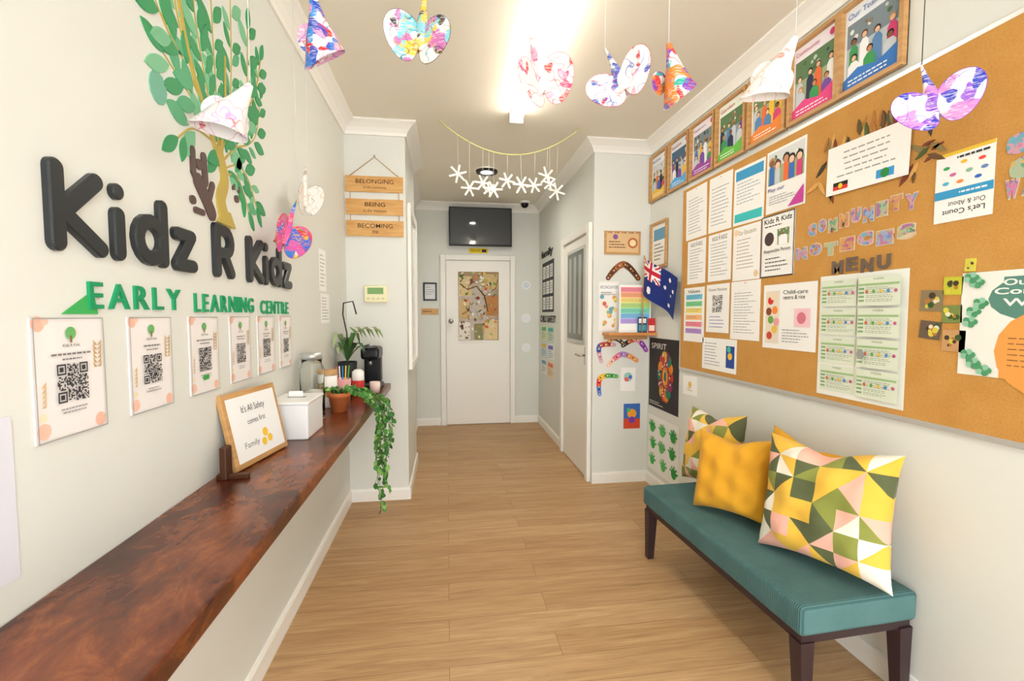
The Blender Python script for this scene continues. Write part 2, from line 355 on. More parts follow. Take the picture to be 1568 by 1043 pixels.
# ---------------------------------------------------------------- lights
def batten(y0,y1,st):
    b=B(); b.box(.43,y0,ZC-.035,.51,y1,ZC,M('#F4F4F2',.4),.004)
    vs=[];fs=[];n=8
    for y in (y0+.01,y1-.01):
        for k in range(n+1):
            t=math.pi*k/n; vs.append((.47+.042*math.cos(t),y,ZC-.035-.03*math.sin(t)))
    for k in range(n): fs.append((k,k+1,n+2+k,n+1+k))
    fs.append(tuple(range(n+1))); fs.append(tuple(range(n+1,2*n+2)))
    em=M('#FFF9EE',.4,0,st); b.add(vs,fs,em)
    for y in (y0,y1-.012): b.box(.425,y,ZC-.07,.515,y+.012,ZC,M('#F4F4F2',.4),.003)
    return b.build('ceiling_batten_or_fill_light')
batten(1.86,3.1,23.0); batten(-.9,.34,10.0)  # second batten, unseen behind the camera, is added as fill light
b=B(); b.lathe([(.0,-.004),(.055,-.004)],M('#FFF9EE',.4,0,260.0),28,(.38,4.36,ZC)); b.lathe([(.055,-.004),(.06,-.02),(.1,-.018),(.105,-.001)],M('#2A2A2A',.4),28,(.38,4.36,ZC)); b.build('recessed_downlight')
b=B(); b.lathe([(.06,0),(.06,-.02),(.055,-.025)],WHT,24,(.93,5.45,ZC)); b.lathe([(.045,-.025),(.042,-.05),(.028,-.07),(0,-.078)],M('#101012',.1),24,(.93,5.45,ZC)); b.build('security_dome_camera')
w=D.worlds.new('World'); SC0.world=w; w.use_nodes=True
bg=w.node_tree.nodes['Background']; bg.inputs[0].default_value=(.94,.965,1,1); bg.inputs[1].default_value=6.0

# ---------------------------------------------------------------- left wall: logo
CK=M('#24282B',.3,0,0,.5)
b=B(); r=.0175; H=.168; z0=1.482
def G(ch,s0):
    def P(*pts): return [(s0+x,z0+y) for x,y in pts]
    def st(*pts): b.stroke(FL,P(*pts),r,.0,.013,CK,.003)
    if ch=='K': st((r,r),(r,H-r)); st((.115,H-r),(.03,.075),(.122,r)); 
    if ch=='i': st((r,r),(r,.098)); st((r,.148),(r,.1481))
    if ch=='d': 
        st((.11,r),(.11,H-r)); st(*[(.062+.045*math.cos(a),.062+.044*math.sin(a)) for a in [2*math.pi*i/16 for i in range(17)]])
    if ch=='z': st((r,.098),(.085,.098),(r,r),(.089,r))
    if ch=='R': st((r,r),(r,H-r),(.07,H-r)); st(*[(.07+.038*math.cos(a),H-r-.036+.036*math.sin(a)) for a in [math.pi/2-math.pi*i/8 for i in range(9)]]); st((.07,H-r-.072),(r,H-r-.072)); st((.065,.075),(.108,r))
for ch,s0 in (('K',.93),('i',1.088),('d',1.152),('z',1.305),('R',1.515),('K',1.75),('i',1.90),('d',1.955),('z',2.10)): G(ch,s0)
b.build('kids_logo_lettering')
b=B(); GRN=M('#1A9460',.4)
def spaced(word,s0,s1,t0,t1):
    n=len(word); asp=[textmesh(c,.01,.5)[2] for c in word]; sp=.28; tot=sum(asp)+sp*(n-1); k=(s1-s0)/tot; x=s0
    for c,a in zip(word,asp): addtext(b,FL,c,x,t0,x+a*k,t1,.0,GRN,.01,.006); x+=(a+sp)*k
spaced('EARLY',1.02,1.335,1.378,1.432); spaced('LEARNING',1.405,1.80,1.374,1.427); spaced('CENTRE',1.865,2.17,1.37,1.422)
b.build('early_learning_centre_lettering')
# tree decal
b=B(); LG=M('#35955C',.5); LG2=M('#55A878',.5); LG3=M('#78BC90',.5); TR=M('#BBA54E',.5); BR=M('#5A4642',.5)
def leaf(c,ang,L,W,mat):
    o=[]; n=8
    for i in range(n+1): x=i/n; o.append((x*L,W*max(0,math.sin(math.pi*x))**.8/2))
    for i in range(n-1,0,-1): x=i/n; o.append((x*L,-W*max(0,math.sin(math.pi*x))**.8/2))
    ca,sa=math.cos(ang),math.sin(ang); b.prism(FL,[(c[0]+x*ca-y*sa,c[1]+x*sa+y*ca) for x,y in o],0,.002,mat,True)
q=random.Random(3)
def branch(pts,w0,w1,leaves,L=.085,trunk=False):
    P=[Vector(p) for p in pts]; S=[]
    for i in range(len(P)-1):
        p0=P[max(i-1,0)];p1=P[i];p2=P[i+1];p3=P[min(i+2,len(P)-1)]
        for k in range(6):
            t=k/6; S.append(.5*((2*p1)+(-p0+p2)*t+(2*p0-5*p1+4*p2-p3)*t*t+(-p0+3*p1-3*p2+p3)*t**3))
    S.append(P[-1]); n=len(S); a=1.5
    for i in range(n-1): b.capsule(FL,S[i],S[i+1],w0+(w1-w0)*i/n,.0,.0045 if trunk else .001,TR)
    for j in range(leaves):
        i=int((j+1)/(leaves+1)*(n-1)); d=S[min(i+1,n-1)]-S[i-1]; a=math.atan2(d.y,d.x)
        sd=1 if j%2 else -1; l=L*q.uniform(.8,1.25)
        leaf(S[i]+Vector((math.cos(a+sd*.9),math.sin(a+sd*.9)))*.012,a+sd*q.uniform(.6,.9),l,l*q.uniform(.38,.5),q.choice([LG,LG,LG,LG2,LG3]))
    if leaves: leaf(S[-1],a,L,L*.4,LG)
branch([(1.52,1.93),(1.45,1.97),(1.38,2.0),(1.31,2.03)],.0035,.002,6,.095)
branch([(1.50,1.98),(1.40,2.06),(1.33,2.1),(1.26,2.17)],.003,.002,9,.095)
branch([(1.46,2.05),(1.40,2.12),(1.37,2.2),(1.35,2.32)],.003,.002,9,.095)
branch([(1.56,1.9),(1.52,2.05),(1.47,2.22),(1.44,2.45)],.0035,.002,17,.085)
branch([(1.58,1.88),(1.58,2.05),(1.57,2.22),(1.56,2.5)],.0035,.002,19,.085)
branch([(1.6,1.88),(1.66,2.02),(1.69,2.2),(1.70,2.5)],.0035,.002,21,.08)
branch([(1.62,1.87),(1.74,1.98),(1.80,2.12),(1.83,2.4)],.0035,.002,19,.08)
branch([(1.66,1.92),(1.80,1.98),(1.88,2.05),(1.93,2.2)],.003,.002,12,.075)
branch([(1.78,2.08),(1.88,2.2),(1.94,2.35)],.003,.002,10,.075)
branch([(1.62,1.84),(1.72,1.88),(1.8,1.85),(1.86,1.77)],.003,.002,10,.08)
branch([(1.62,1.82),(1.70,1.84),(1.75,1.80),(1.79,1.74)],.003,.002,6,.075)
branch([(1.54,1.9),(1.46,1.9),(1.41,1.88),(1.36,1.84)],.003,.002,4,.095)
b.prism(FL,[(1.28+.035*math.cos(a),1.93+.04*math.sin(a)) for a in [i*.5236 for i in range(12)]],0,.003,M('#6FAF94',.5))
for pts,rr in (([(1.425,1.83),(1.425,1.77),(1.45,1.745)],.012),([(1.485,1.83),(1.49,1.76),(1.465,1.735)],.014),([(1.45,1.75),(1.49,1.71),(1.52,1.675)],.024),([(1.455,1.80),(1.46,1.80)],.015),([(1.42,1.69),(1.415,1.69)],.012),([(1.43,1.665),(1.47,1.665)],.009),([(1.51,1.72),(1.53,1.76)],.012),([(1.69,1.76),(1.695,1.76)],.012),([(1.67,1.79),(1.675,1.8)],.006),([(1.71,1.79),(1.71,1.8)],.006)):
    b.stroke(FL,pts,rr,0,.0045,BR)
branch([(1.575,1.86),(1.5,1.97),(1.42,2.1),(1.36,2.3)],.010,.003,0,trunk=True)
branch([(1.59,1.86),(1.6,1.95),(1.63,2.05),(1.64,2.2)],.009,.003,0,trunk=True)
branch([(1.61,1.66),(1.58,1.73),(1.61,1.80),(1.58,1.88)],.030,.018,0,trunk=True)
b.prism(FL,[(1.55,1.655),(1.585,1.70),(1.635,1.70),(1.67,1.655)],0,.0075,TR)
b.build('tree_wall_decal')
# QR posters
for i,(a,c) in enumerate(((.886,1.049),(1.127,1.282),(1.369,1.523),(1.607,1.756),(1.828,1.987),(2.055,2.193))):
    s=Sheet(FL,a,c,1.138,1.36,0,'#EDE8E6',.003)
    PK='#F0BCA6'
    s.d(.09,.95,.085,PK); s.d(.18,.97,.05,'#F2CAB8',.03); s.d(.91,.07,.085,PK); s.d(.1,.09,.09,'#F0C4AE'); s.d(.1,.2,.05,'#EDE0C0')
    for k in range(6): s.poly([(.90,.55+.04*k),(.97,.6+.04*k),(.96,.55+.04*k)],'#C9A878'); s.poly([(.90,.55+.04*k),(.83,.6+.04*k),(.85,.55+.04*k)],'#C9A878')
    for k in range(5): s.poly([(.08,.28+.04*k),(.14,.33+.04*k),(.13,.28+.04*k)],'#D9B888')
    s.d(.5,.87,.075,'#6DB36A'); s.r(.485,.79,.515,.85,'#8A6A3A'); s.t('Kids R Kids',.38,.755,.62,.78,'#3A3A3A')
    s.ln(.2,.68,.8,.71,1,'#7A7A7A',.5,i,True); s.ln(.3,.64,.7,.665,1,'#7A7A7A',.5,i+3,True)
    s.qr(.28,.29,.72,i+5,'#3A3A3C'); s.ln(.3,.19,.7,.25,2,'#999999',.35,i,True)
    if i==2: s.r(.4,.17,.6,.23,'#3FA84A')
    for x0,y0,x1,y1 in ((0,0,1,.01),(0,.99,1,1),(0,0,.014,1),(.986,0,1,1)): s.r(x0,y0,x1,y1,'#A5A2A0')
    s.done('qr_code_poster')
b=B(); b.prism(FL,[(.955,1.367),(1.045,1.367),(1.035,1.415)],.0005,.002,M('#3FAE5C')); b.build('green_paper_triangle')
s=Sheet(FL,2.70,2.84,1.50,1.74,0); s.ln(.1,.1,.9,.9,9,'#9A9A9A',.25); s.done('notice_paper')
s=Sheet(FL,2.72,2.9,1.315,1.49,0); s.ln(.1,.1,.9,.9,8,'#9A9A9A',.25,3); s.done('notice_paper')
s=Sheet(FL,.70,.845,.93,1.2,0,'#DEDEE8'); s.done('notice_paper')

# ---------------------------------------------------------------- shelf and things on it
ZS=.87
b=B(); b.box(XL,.2,ZS-.045,-.41,YPL,ZS,MWAL,.006)
b.build('timber_wall_shelf')
b=B(); W_,H_=.30,.245
b.box(-W_/2,-.008,0,W_/2,.008,H_,MOAK,.002)
b.box(-W_/2+.018,-.010,.018,W_/2-.018,-.006,H_-.018,M('#EFEFEE',.3))
def FP(s,t,n): return (s,-.0105-n,t)
addtext(b,FP,"It's All Safety",-.07,.165,.06,.195,0,INK); addtext(b,FP,'comes first',-.05,.13,.05,.148,0,INK)
for x,z,rr in ((.03,.085,.016),(.05,.06,.014),(.015,.055,.014)): b.prism(FP,[(x+rr*math.cos(a*.785),z+rr*math.sin(a*.785)) for a in range(8)],0,.0006,M('#F2C640'))
addtext(b,FP,'Family',-.09,.05,-.01,.075,0,M('#777777'))
ob=b.build('picture_frame',loc=(0,0,0))
ob.matrix_world=Matrix.Translation((-.632,1.65,ZS+.003))@Matrix.Rotation(math.radians(80),4,'Z')@Matrix.Rotation(math.radians(-12),4,'X')
b=B(); b.box(-.675,1.44,ZS,-.655,1.48,ZS+.1,M('#4A2A18',.4),.004); b.box(-.69,1.45,ZS,-.60,1.47,ZS+.015,M('#4A2A18',.4),.003); b.build('easel_stand')
b=B(); b.box(-.705,1.88,ZS,-.55,2.10,ZS+.14,M('#EAEAEA',.4),.006); b.box(-.708,1.875,ZS+.14,-.545,2.105,ZS+.152,M('#EEEEEC',.35),.004)
b.box(-.66,1.99,ZS+.1525,-.59,2.002,ZS+.154,M('#6A6A6A')); b.box(-.655,1.993,ZS+.15,-.6,1.996,ZS+.178,WHT); b.build('suggestion_box')
# ivy in terracotta pot
b=B(); pc=(-.555,2.43,ZS); TC=M('#C8713E',.7)
b.lathe([(0,.0),(.038,0),(.05,.075),(.056,.075),(.057,.098),(.05,.098),(.047,.08),(0,.08)],TC,24,pc); b.lathe([(0,.084),(.048,.084)],M('#3A2A1C',.9),16,pc)
q=random.Random(11); IV=[M('#3F7A34',.45),M('#5C9A48',.45),M('#86B860',.5),M('#2F6430',.45)]; ST=M('#5A7A3A')
def lf(b,p,d,size,mat):
    d=Vector(d).normalized(); sd=d.cross(Vector((q.uniform(-1,1),q.uniform(-1,1),q.uniform(-.3,1)))).normalized(); up=d.cross(sd)
    p=Vector(p); vs=[p,p+d*size*.3+sd*size*.42,p+d*size*.7+sd*size*.34,p+d*size*1.05,p+d*size*.7-sd*size*.34,p+d*size*.3-sd*size*.42,p+d*size*.5+up*size*.1]
    b.add(vs,[(0,1,6),(1,2,6),(2,3,6),(3,4,6),(4,5,6),(5,0,6)],mat,True)
strands=[]
for k in range(13):
    ye=2.41+.027*k+q.uniform(-.02,.02); zl=[.6,.48,.52,.40,.42,.26,.22,.24,.34,.42,.5,.55,.62][k]
    xo=-.372+q.uniform(-.012,.035)
    top=(-.50,2.43+.012*k,ZS+.11+q.uniform(-.02,.01))
    pts=[(pc[0],pc[1],ZS+.085),top,(-.43,(2.43+.012*k+ye)/2,ZS+.06),(xo,ye,ZS-.0),(xo+.01,ye+q.uniform(-.02,.02),ZS-.12)]
    z=ZS-.12
    while z-.1>zl: z-=.1; pts.append((xo+q.uniform(-.015,.02),ye+q.uniform(-.025,.025),z))
    strands.append(pts)
for k in range(7):
    a=k*.9; strands.append([(pc[0],pc[1],ZS+.085),(pc[0]+.04*math.cos(a),pc[1]+.04*math.sin(a),ZS+.12),(pc[0]+.07*math.cos(a),pc[1]+.07*math.sin(a),ZS+.10)])
for pts in strands:
    b.tube(pts,.0018,ST,4)
    for i in range(len(pts)-1):
        A=Vector(pts[i]);C=Vector(pts[i+1]); m=max(2,int((C-A).length/.021))
        for j in range(m):
            p=A.lerp(C,j/m); dd=(C-A).normalized()+Vector((q.uniform(-.9,.9),q.uniform(-1,1),q.uniform(-.4,.6)))
            if p.x<-.65: continue
            e=p+dd.normalized()*.035
            if e.z<ZS+.012 and e.x<-.392: continue
            lf(b,p,dd,q.uniform(.022,.038),q.choice(IV))
b.build('potted_ivy')
b=B(); c=(-.64,2.27,ZS); b.lathe([(0,.001),(.052,.001),(.055,.01),(.055,.24),(.045,.265),(.045,.285),(.042,.285),(.042,.262),(.051,.238),(.051,.012),(0,.01)],MGLASS,28,c)
b.lathe([(.0,.286),(.048,.286),(.048,.315),(0,.318)],M('#C9CCCB',.3,.7),24,c); b.lathe([(0,.012),(.048,.012),(.048,.13),(0,.14)],M('#E8E3DA',.8),18,c); b.build('glass_storage_jar')
b=B(); c=(-.64,2.56,ZS); b.lathe([(0,0),(.045,0),(.047,.01),(.047,.17),(0,.175)],M('#F2EFEA',.5),22,c); b.lathe([(.048,.175),(.048,.2),(0,.2)],MOAK,22,c); b.lathe([(.048,.06),(.048,.11)],M('#D9B68C',.6),22,c); b.build('ceramic_canister')
b=B(); c=(-.60,2.72,ZS); b.lathe([(0,0),(.04,0),(.048,.13),(.045,.13),(.038,.005)],M('#E9A8A8',.5),20,c)
for k in range(5): b.tube([(c[0]+.01*k-.02,c[1],ZS+.02),(c[0]+.016*k-.035,c[1]+.01*k,ZS+.2)],.004,M(['#E84A3A','#F4F4F0','#3A8AD8','#F2C23A','#58A858'][k]),6)
b.build('pen_cup')
b=B(); c=(-.54,2.86,ZS); b.lathe([(0,0),(.035,0),(.036,.1),(.033,.1),(.032,.004)],M('#C8302E',.4),20,c); b.lathe([(.036,.1),(.036,.15),(.02,.165),(0,.165)],M('#F4F2EE',.4),20,c); b.build('hand_sanitiser_canister')
b=B(); c=(-.46,2.98,ZS); b.lathe([(0,0),(.03,0),(.034,.07),(.031,.07),(.028,.004)],M('#F0D8D0',.4),20,c); b.build('paper_cup')
b=B(); x,y=-.51,3.18
b.box(x-.065,y-.09,ZS,x+.065,y+.12,ZS+.03,BLK,.01); b.box(x-.055,y+.02,ZS+.03,x+.055,y+.12,ZS+.26,BLK,.015); b.box(x-.06,y-.08,ZS+.2,x+.06,y+.12,ZS+.28,BLK,.02,seg=3)
b.lathe([(0,0),(.012,0),(.014,-.03),(.01,-.04)],M('#888A8C',.25,.9),14,(x,y-.05,ZS+.2)); b.box(x-.05,y-.085,ZS+.03,x+.05,y+.0,ZS+.036,M('#888A8C',.3,.8)); b.tube([(x-.05,y-.06,ZS+.285),(x,y-.1,ZS+.3),(x+.05,y-.06,ZS+.285)],.007,M('#A0A2A4',.25,.9),8); b.build('coffee_machine')
# orchid
b=B(); c=(-.63,3.0,ZS); b.lathe([(0,0),(.045,0),(.06,.2),(.055,.2),(.042,.01)],M('#2B2C2E',.4),22,c)
def blade(b,pts,w,mat):
    P=[Vector(p) for p in pts]; n=len(P); vs=[];fs=[]
    for i,p in enumerate(P):
        d=(P[min(i+1,n-1)]-P[max(i-1,0)]).normalized(); sd=d.cross(Vector((0,0,1)));sd=sd.normalized() if sd.length>.01 else Vector((1,0,0)); ww=w*math.sin(math.pi*(.08+.9*i/(n-1)))
        vs+= [p-sd*ww,p-Vector((0,0,ww*.25)),p+sd*ww]
    for i in range(n-1): fs+=[(3*i,3*i+1,3*i+4,3*i+3),(3*i+1,3*i+2,3*i+5,3*i+4)]
    b.add(vs,fs,mat,True)
for k in range(10):
    a=k*2.4; L=.13+.03*(k%3); h=.10+.09*(k%4)/3
    bp=[(c[0]+L*u*math.cos(a)*.8,c[1]+L*u*math.sin(a),ZS+.2+h*math.sin(u*2.6)) for u in [0,.25,.5,.75,1]]
    bp=[(max(p[0],XL+.03),p[1],p[2]) for p in bp]; blade(b,bp,.022,M(['#4F7A3A','#A8B98A','#3A5A32'][k%3],.4))
b.tube([(c[0],c[1],ZS+.2),(c[0]+.0,c[1],ZS+.38),(c[0]-.02,c[1]-.01,ZS+.5),(c[0]-.01,c[1]-.03,ZS+.57),(c[0]+.05,c[1]-.05,ZS+.58),(c[0]+.07,c[1]-.05,ZS+.5)],.0045,M('#2B2C2E'),6)
b.tube([(c[0]+.02,c[1],ZS+.25),(c[0]+.04,c[1],ZS+.38),(c[0]+.13,c[1],ZS+.42)],.003,M('#4F7A3A'),6)
for k in range(7): blade(b,[(c[0]+.02+.025*k,c[1]-.01,ZS+.42),(c[0]+.05+.025*k,c[1]-.03,ZS+.40+.02*(k%2)),(c[0]+.08+.025*k,c[1]-.04,ZS+.35)],.018,M(['#6F8F4A','#8A8A5A'][k%2],.5))
b.build('potted_orchid')

# ---------------------------------------------------------------- left pier
b=B()
rope=M('#B89868')
for i,(z0,z1,t1,t2) in enumerate(((2.235,2.345,'BELONGING','to the community'),(2.075,2.185,'BEING','in the moment'),(1.925,2.035,'BECOMING','me'))):
    b.prism(FPL,[(-.70,z0),(-.305,z0-.0),(-.305,z1),(-.70,z1)],.0005,.014,MPINE)
    hw=[.13,.07,.12][i]; addtext(b,FPL,t1,-.5-hw,z0+.058,-.5+hw,z0+.088,.0146,M('#4A2E16'),.005); addtext(b,FPL,t2,-.58 if i<2 else -.52,z0+.018,-.42 if i<2 else -.48,z0+.04,.0146,M('#4A2E16'))
    if i<2:
        for s in (-.67,-.335): b.tube([FPL(s,z0,.009),FPL(s,z0-.05,.009)],.0025,rope)
b.tube([FPL(-.67,2.345,.009),FPL(-.5,2.48,.009),FPL(-.335,2.345,.009)],.003,rope); b.tube([FPL(-.5,2.485,0),FPL(-.5,2.485,.02)],.006,M('#999999'))
b.build('hanging_wooden_sign')
b=B(); b.box(-.585,YPL-.03,1.455,-.425,YPL,1.575,M('#EFE9C0',.4),.008); b.box(-.56,YPL-.033,1.515,-.45,YPL-.03,1.56,M('#7FA86A',.3)); 
for k in range(4): b.box(-.565+.034*k,YPL-.034,1.475,-.545+.034*k,YPL-.03,1.49,M('#D8D2A8',.4))
b.build('wall_thermostat')

# ---------------------------------------------------------------- far wall
b=B(); b.box(.03,YF-.10,2.20,.79,YF-.06,2.66,M('#0E0F11',.3),.006); b.box(.045,YF-.102,2.22,.775,YF-.0995,2.645,M('#3A3F44',.05,0,0,.8)); b.box(.3,YF-.06,2.33,.52,YF-.001,2.53,M('#222222'))
b.build('wall_mounted_television')
s=Sheet(FF,.27,.505,2.125,2.185,0,'#F2D21E'); s.t('PRIVATE',.1,.25,.6,.75,'#222222'); s.r(.68,.2,.92,.8,'#333333'); s.done('warning_sign')
s=Sheet(FF,-.285,-.122,1.54,1.76,0,'#F4F4F2'); s.r(.1,.08,.9,.92,'#E6E8EA'); s.ln(.2,.3,.8,.8,4,'#999999'); s.frame(BLK,.018,.014); s.done('framed_certificate')
s=Sheet(FF,-.31,-.105,1.37,1.445,0,'#D9A860',.01,mat=MPINE); s.ln(.1,.3,.9,.7,1,'#5A3A1C'); s.done('wooden_door_plaque')
for z in (1.74,1.325,.955):
    b=B(); b.prism(FF,[(.985+.055*math.cos(a*.3927),z+.055*math.sin(a*.3927)) for a in range(16)],0.0005,.004,M('#F2F2F0',.4)); b.prism(FF,[(.985+.04*math.cos(a*.3927),z+.04*math.sin(a*.3927)) for a in range(16)],.004,.0045,M(['#ECECEE','#ECE9F0','#D4E0E6'][int(z*10)%3],.4)); b.build('round_wall_disc')

# ---------------------------------------------------------------- right corridor wall notices
s=Sheet(FC,-5.45,-4.85,1.40,1.98,0,'#2A2C2E')
for i in range(3):
    for j in range(3): s.r(.06+.31*i,.05+.31*j,.31+.31*i,.30+.31*j,['#E9E9E6','#DADCD8','#F1F0EC'][(i+j)%3]); s.ln(.08+.31*i,.08+.31*j,.29+.31*i,.27+.31*j,4,'#777777')
s.done('staff_notice_board')
b=B(); addtext(b,FC,'family',-5.5,2.02,-4.9,2.13,.0005,M('#222222'),.02,.006); b.build('family_lettering')
b=B(); addtext(b,FC,'CHILD SAFETY',-5.55,1.28,-4.75,1.36,.0005,M('#333333'),.02,.004); b.build('child_safety_lettering')
for i in range(2):
    for j in range(3):
        s=Sheet(FC,-5.5+.36*i,-5.2+.36*i,.66+.2*j,.84+.2*j,q.uniform(-3,3),['#F3F1EA','#CDE4EA','#DDE9B8','#F0D6B0','#E9EEF2','#CFE3CF'][i*3+j]); s.ln(.1,.1,.9,.6,4); s.r(.1,.65,.9,.9,['#6AA0C8','#E8C04A','#5FAF70','#E07A5A','#7A6FC0','#4AB8B0'][i*3+j]); s.done('safety_poster')

# ---------------------------------------------------------------- right pier
DOT=['#F2E6C8','#C8502E','#E8A03A','#3A6A8A','#1E1E1E','#F4F4F0']
s=Sheet(FPR,1.235,1.535,1.845,2.03,0,'#C99A62',.008,mat=MOAK)
s.r(.06,.1,.94,.9,'#DDB98A'); s.d(.78,.5,.14,'#B86A3A'); s.d(.78,.5,.09,'#F0D8A8'); s.d(.3,.75,.07,'#8A5A9A'); s.ln(.12,.25,.6,.6,3,'#5A3A20')
for i in range(28): s.d(.06+.88*i/27,.93,.012,DOT[i%6],n=6)
s.done('welcome_plaque')
def boomerang(s0,t0,w,h,cols,rot=0,name='boomerang_artwork',th=.03):
    b=B(); n=16; P=[]
    for i in range(n+1):
        u=i/n; x=(u-.5)*w; y=h*(1-abs(2*u-1)**1.6); 
        c,d=math.cos(rot),math.sin(rot); P.append((s0+x*c-y*d,t0+x*d+y*c))
    for i in range(n): b.capsule(FPR,P[i],P[i+1],th*(.75+.25*math.sin(math.pi*i/n)),.0005,.004,M(cols[(i//max(1,n//len(cols)))%len(cols)]))
    for i in range(0,n+1): b.prism(FPR,[(P[i][0]+.006*math.cos(a),P[i][1]+.006*math.sin(a)) for a in [k*1.047 for k in range(6)]],.004,.0068,M(DOT[(i*2)%6]))
    b.build(name)
boomerang(1.395,1.66,.25,.11,['#6E3E22','#A0623A','#5A3320'],0,th=.026)
s=Sheet(FPR,1.195,1.365,1.24,1.63,0,'#F0EEE8'); s.r(.05,.8,.95,.95,'#F4F4F4'); s.t('RECONCILIATION',.08,.86,.92,.92); 
for i in range(22): s.d(q.uniform(.15,.85),q.uniform(.1,.7),q.uniform(.05,.12),q.choice(['#E0A060','#E88AA0','#9AC080','#6AA8B8','#D86A4A','#F0D080']),n=7)
s.ln(.1,.72,.9,.8,2); s.done('indigenous_map_poster')
b=B(); b.box(1.225,YPR-.15,1.205,XR,YPR,1.228,wood('shelf_pine','#C07A3A','#DA9A58'),.003); b.box(1.24,YPR-.02,1.17,XR-.02,YPR,1.205,MOAK); b.build('small_wall_shelf')
s=Sheet(lambda a,t,n:(a,YPR-.09-n,t),1.33,1.59,1.245,1.60,0,'#F7F7F2',.004)
for i,c in enumerate(['#F58A9A','#F8A87A','#F8E07A','#B8E080','#7AD8B8','#7AC0EC','#B8A0E8']): s.r(.04,.84-.115*i,.96,.95-.115*i,c); s.ln(.08,.86-.115*i,.9,.93-.115*i,3,'#8A8A8A',.25,i)
s.b.box(1.32,YPR-.12,1.229,1.6,YPR-.07,1.245,M('#E9E9E6')); s.done('rainbow_promise_poster')
s=Sheet(lambda a,t,n:(a,YPR-.125-n,t),1.47,1.545,1.23,1.35,0,'#1E4A6A',.003); s.r(.1,.1,.9,.5,'#4AA0B8'); s.r(.1,.6,.9,.9,'#F0F0F0'); s.done('brochure')
s=Sheet(lambda a,t,n:(a,YPR-.125-n,t),1.555,1.612,1.23,1.34,0,'#C8302E',.003); s.r(.1,.1,.9,.5,'#F0D8C8'); s.done('brochure')
boomerang(1.50,1.10,.2,.07,['#2A2A2C','#D86A3A','#E8A0B0','#9A4AC0'],-.2,th=.022)
boomerang(1.275,1.06,.17,.09,['#D8A8C0','#4A5AB0','#C04A3A'],.9,th=.02)
boomerang(1.40,.98,.24,.07,['#F0C8B0','#E87A9A','#B088D0','#E8A060'],.15,th=.022)
boomerang(1.28,.80,.2,.09,['#3A7ACB','#E8403A','#F2C230','#3FA85A'],.8,th=.02)
boomerang(1.33,1.13,.14,.05,['#E8A060','#3A3A3C'],.1,th=.018)
s=Sheet(FPR,1.385,1.51,.75,.94,-2,'#F5F3EE'); s.d(.5,.6,.3,'#9AD0C0',.2); s.d(.4,.5,.15,'#E86A6A'); s.d(.65,.6,.12,'#4A6AC8'); s.done('child_artwork')
s=Sheet(FPR,1.415,1.555,.44,.645,0,'#3A6AB8'); s.r(0,0,1,.4,'#D84A2A'); s.d(.5,.6,.28,'#F0A030'); s.d(.5,.35,.2,'#7A3AA0'); s.d(.3,.75,.12,'#4AB86A'); s.done('child_painting')

# ---------------------------------------------------------------- right wall
FR_=lambda a,c,z0,z1,**k: Sheet(FR,-a,-c,z0,z1,**k)
Y0=[3.49,3.185,2.888,2.595,2.298,2.004,1.727]
for i,y in enumerate(Y0):
    s=FR_(y,y-.278,2.25,2.605,base='#F4F3EF',th=.004)
    s.r(.07,.06,.93,.94,['#F2F4F6','#EAF2F8','#F8EEF4','#F2F8EA','#F8F4E8','#F4ECF4','#EAF0F6'][i])
    s.photo(.1,.2,.9,.78,20+i,3); s.t(['Rainbow','Sunshine','Explorers','Garden','Possums','Community','Our Team'][i],.12,.83,.6,.89,['#3A6AB0','#C0406A'][i%2]); s.d(.84,.87,.05,'#D8417A')
    s.poly([(.07,.06),(.93,.06),(.93,.3),(.6,.2),(.3,.26),(.07,.18)],['#F0C23A','#5AB0E8','#A04AA8','#6AC04A','#F08A3A','#E84A8A','#3A7AC8'][i]); s.ln(.15,.09,.8,.17,2,'#FFFFFF',.35,i)
    s.frame(MOAK,.017,.016); s.done('framed_photograph')
b=B(); BY0,BY1,BZ0,BZ1=.56,2.97,1.0,2.215
b.box(XR-.014,BY0,BZ0,XR,BY1,BZ1,MCORK)
for y0,y1,z0,z1 in ((BY0-.012,BY1+.012,BZ0-.015,BZ0+.006),(BY0-.012,BY1+.012,BZ1-.006,BZ1+.015),(BY0-.012,BY0+.006,BZ0,BZ1),(BY1-.006,BY1+.012,BZ0,BZ1)): b.box(XR-.0142,y0,z0,XR,y1,z1,ALU,.003)
b.build('cork_notice_board')
def P(a,c,z0,z1,rot=0,base='#F3F2EE'): return Sheet(FB,-a,-c,z0,z1,rot,base)
def pin(s,c='#D8302E'): s.d(.5,.965,.018,c,n=8)
def doc(a,c,z0,z1,title,n=12,rot=0,base='#F3F2EE',seed=1,name='notice_paper',tc='#2A2A2C'):
    s=P(a-.008,c+.008,z0+.004,z1-.004,rot,base); 
    if title: s.t(title,.14,.86,.86,.94,tc,.01,False)
    s.ln(.12,.1,.88,.82,n,'#8A8A90',.22,seed); pin(s); s.done(name)
doc(2.925,2.665,1.86,2.195,None,12,1,seed=1); doc(2.655,2.41,1.86,2.195,None,11,-1,seed=2)
s=P(2.40,2.15,1.86,2.17,-1); s.r(.05,.78,.95,.95,'#3A9ACB'); s.ln(.1,.35,.9,.75,7,'#8EA0B0',.25); s.r(.05,.05,.95,.2,'#3ABFC0'); s.done('notice_paper')
s=P(2.135,1.88,1.87,2.175,0); s.photo(.04,.45,.96,.96,41,5,1); s.ln(.1,.12,.8,.28,4,'#8A8A90',.25); s.poly([(.6,.03),(.97,.03),(.97,.3)],'#C8409A'); s.t('Play our',.06,.32,.5,.40,'#2A2A8A'); s.done('notice_paper')
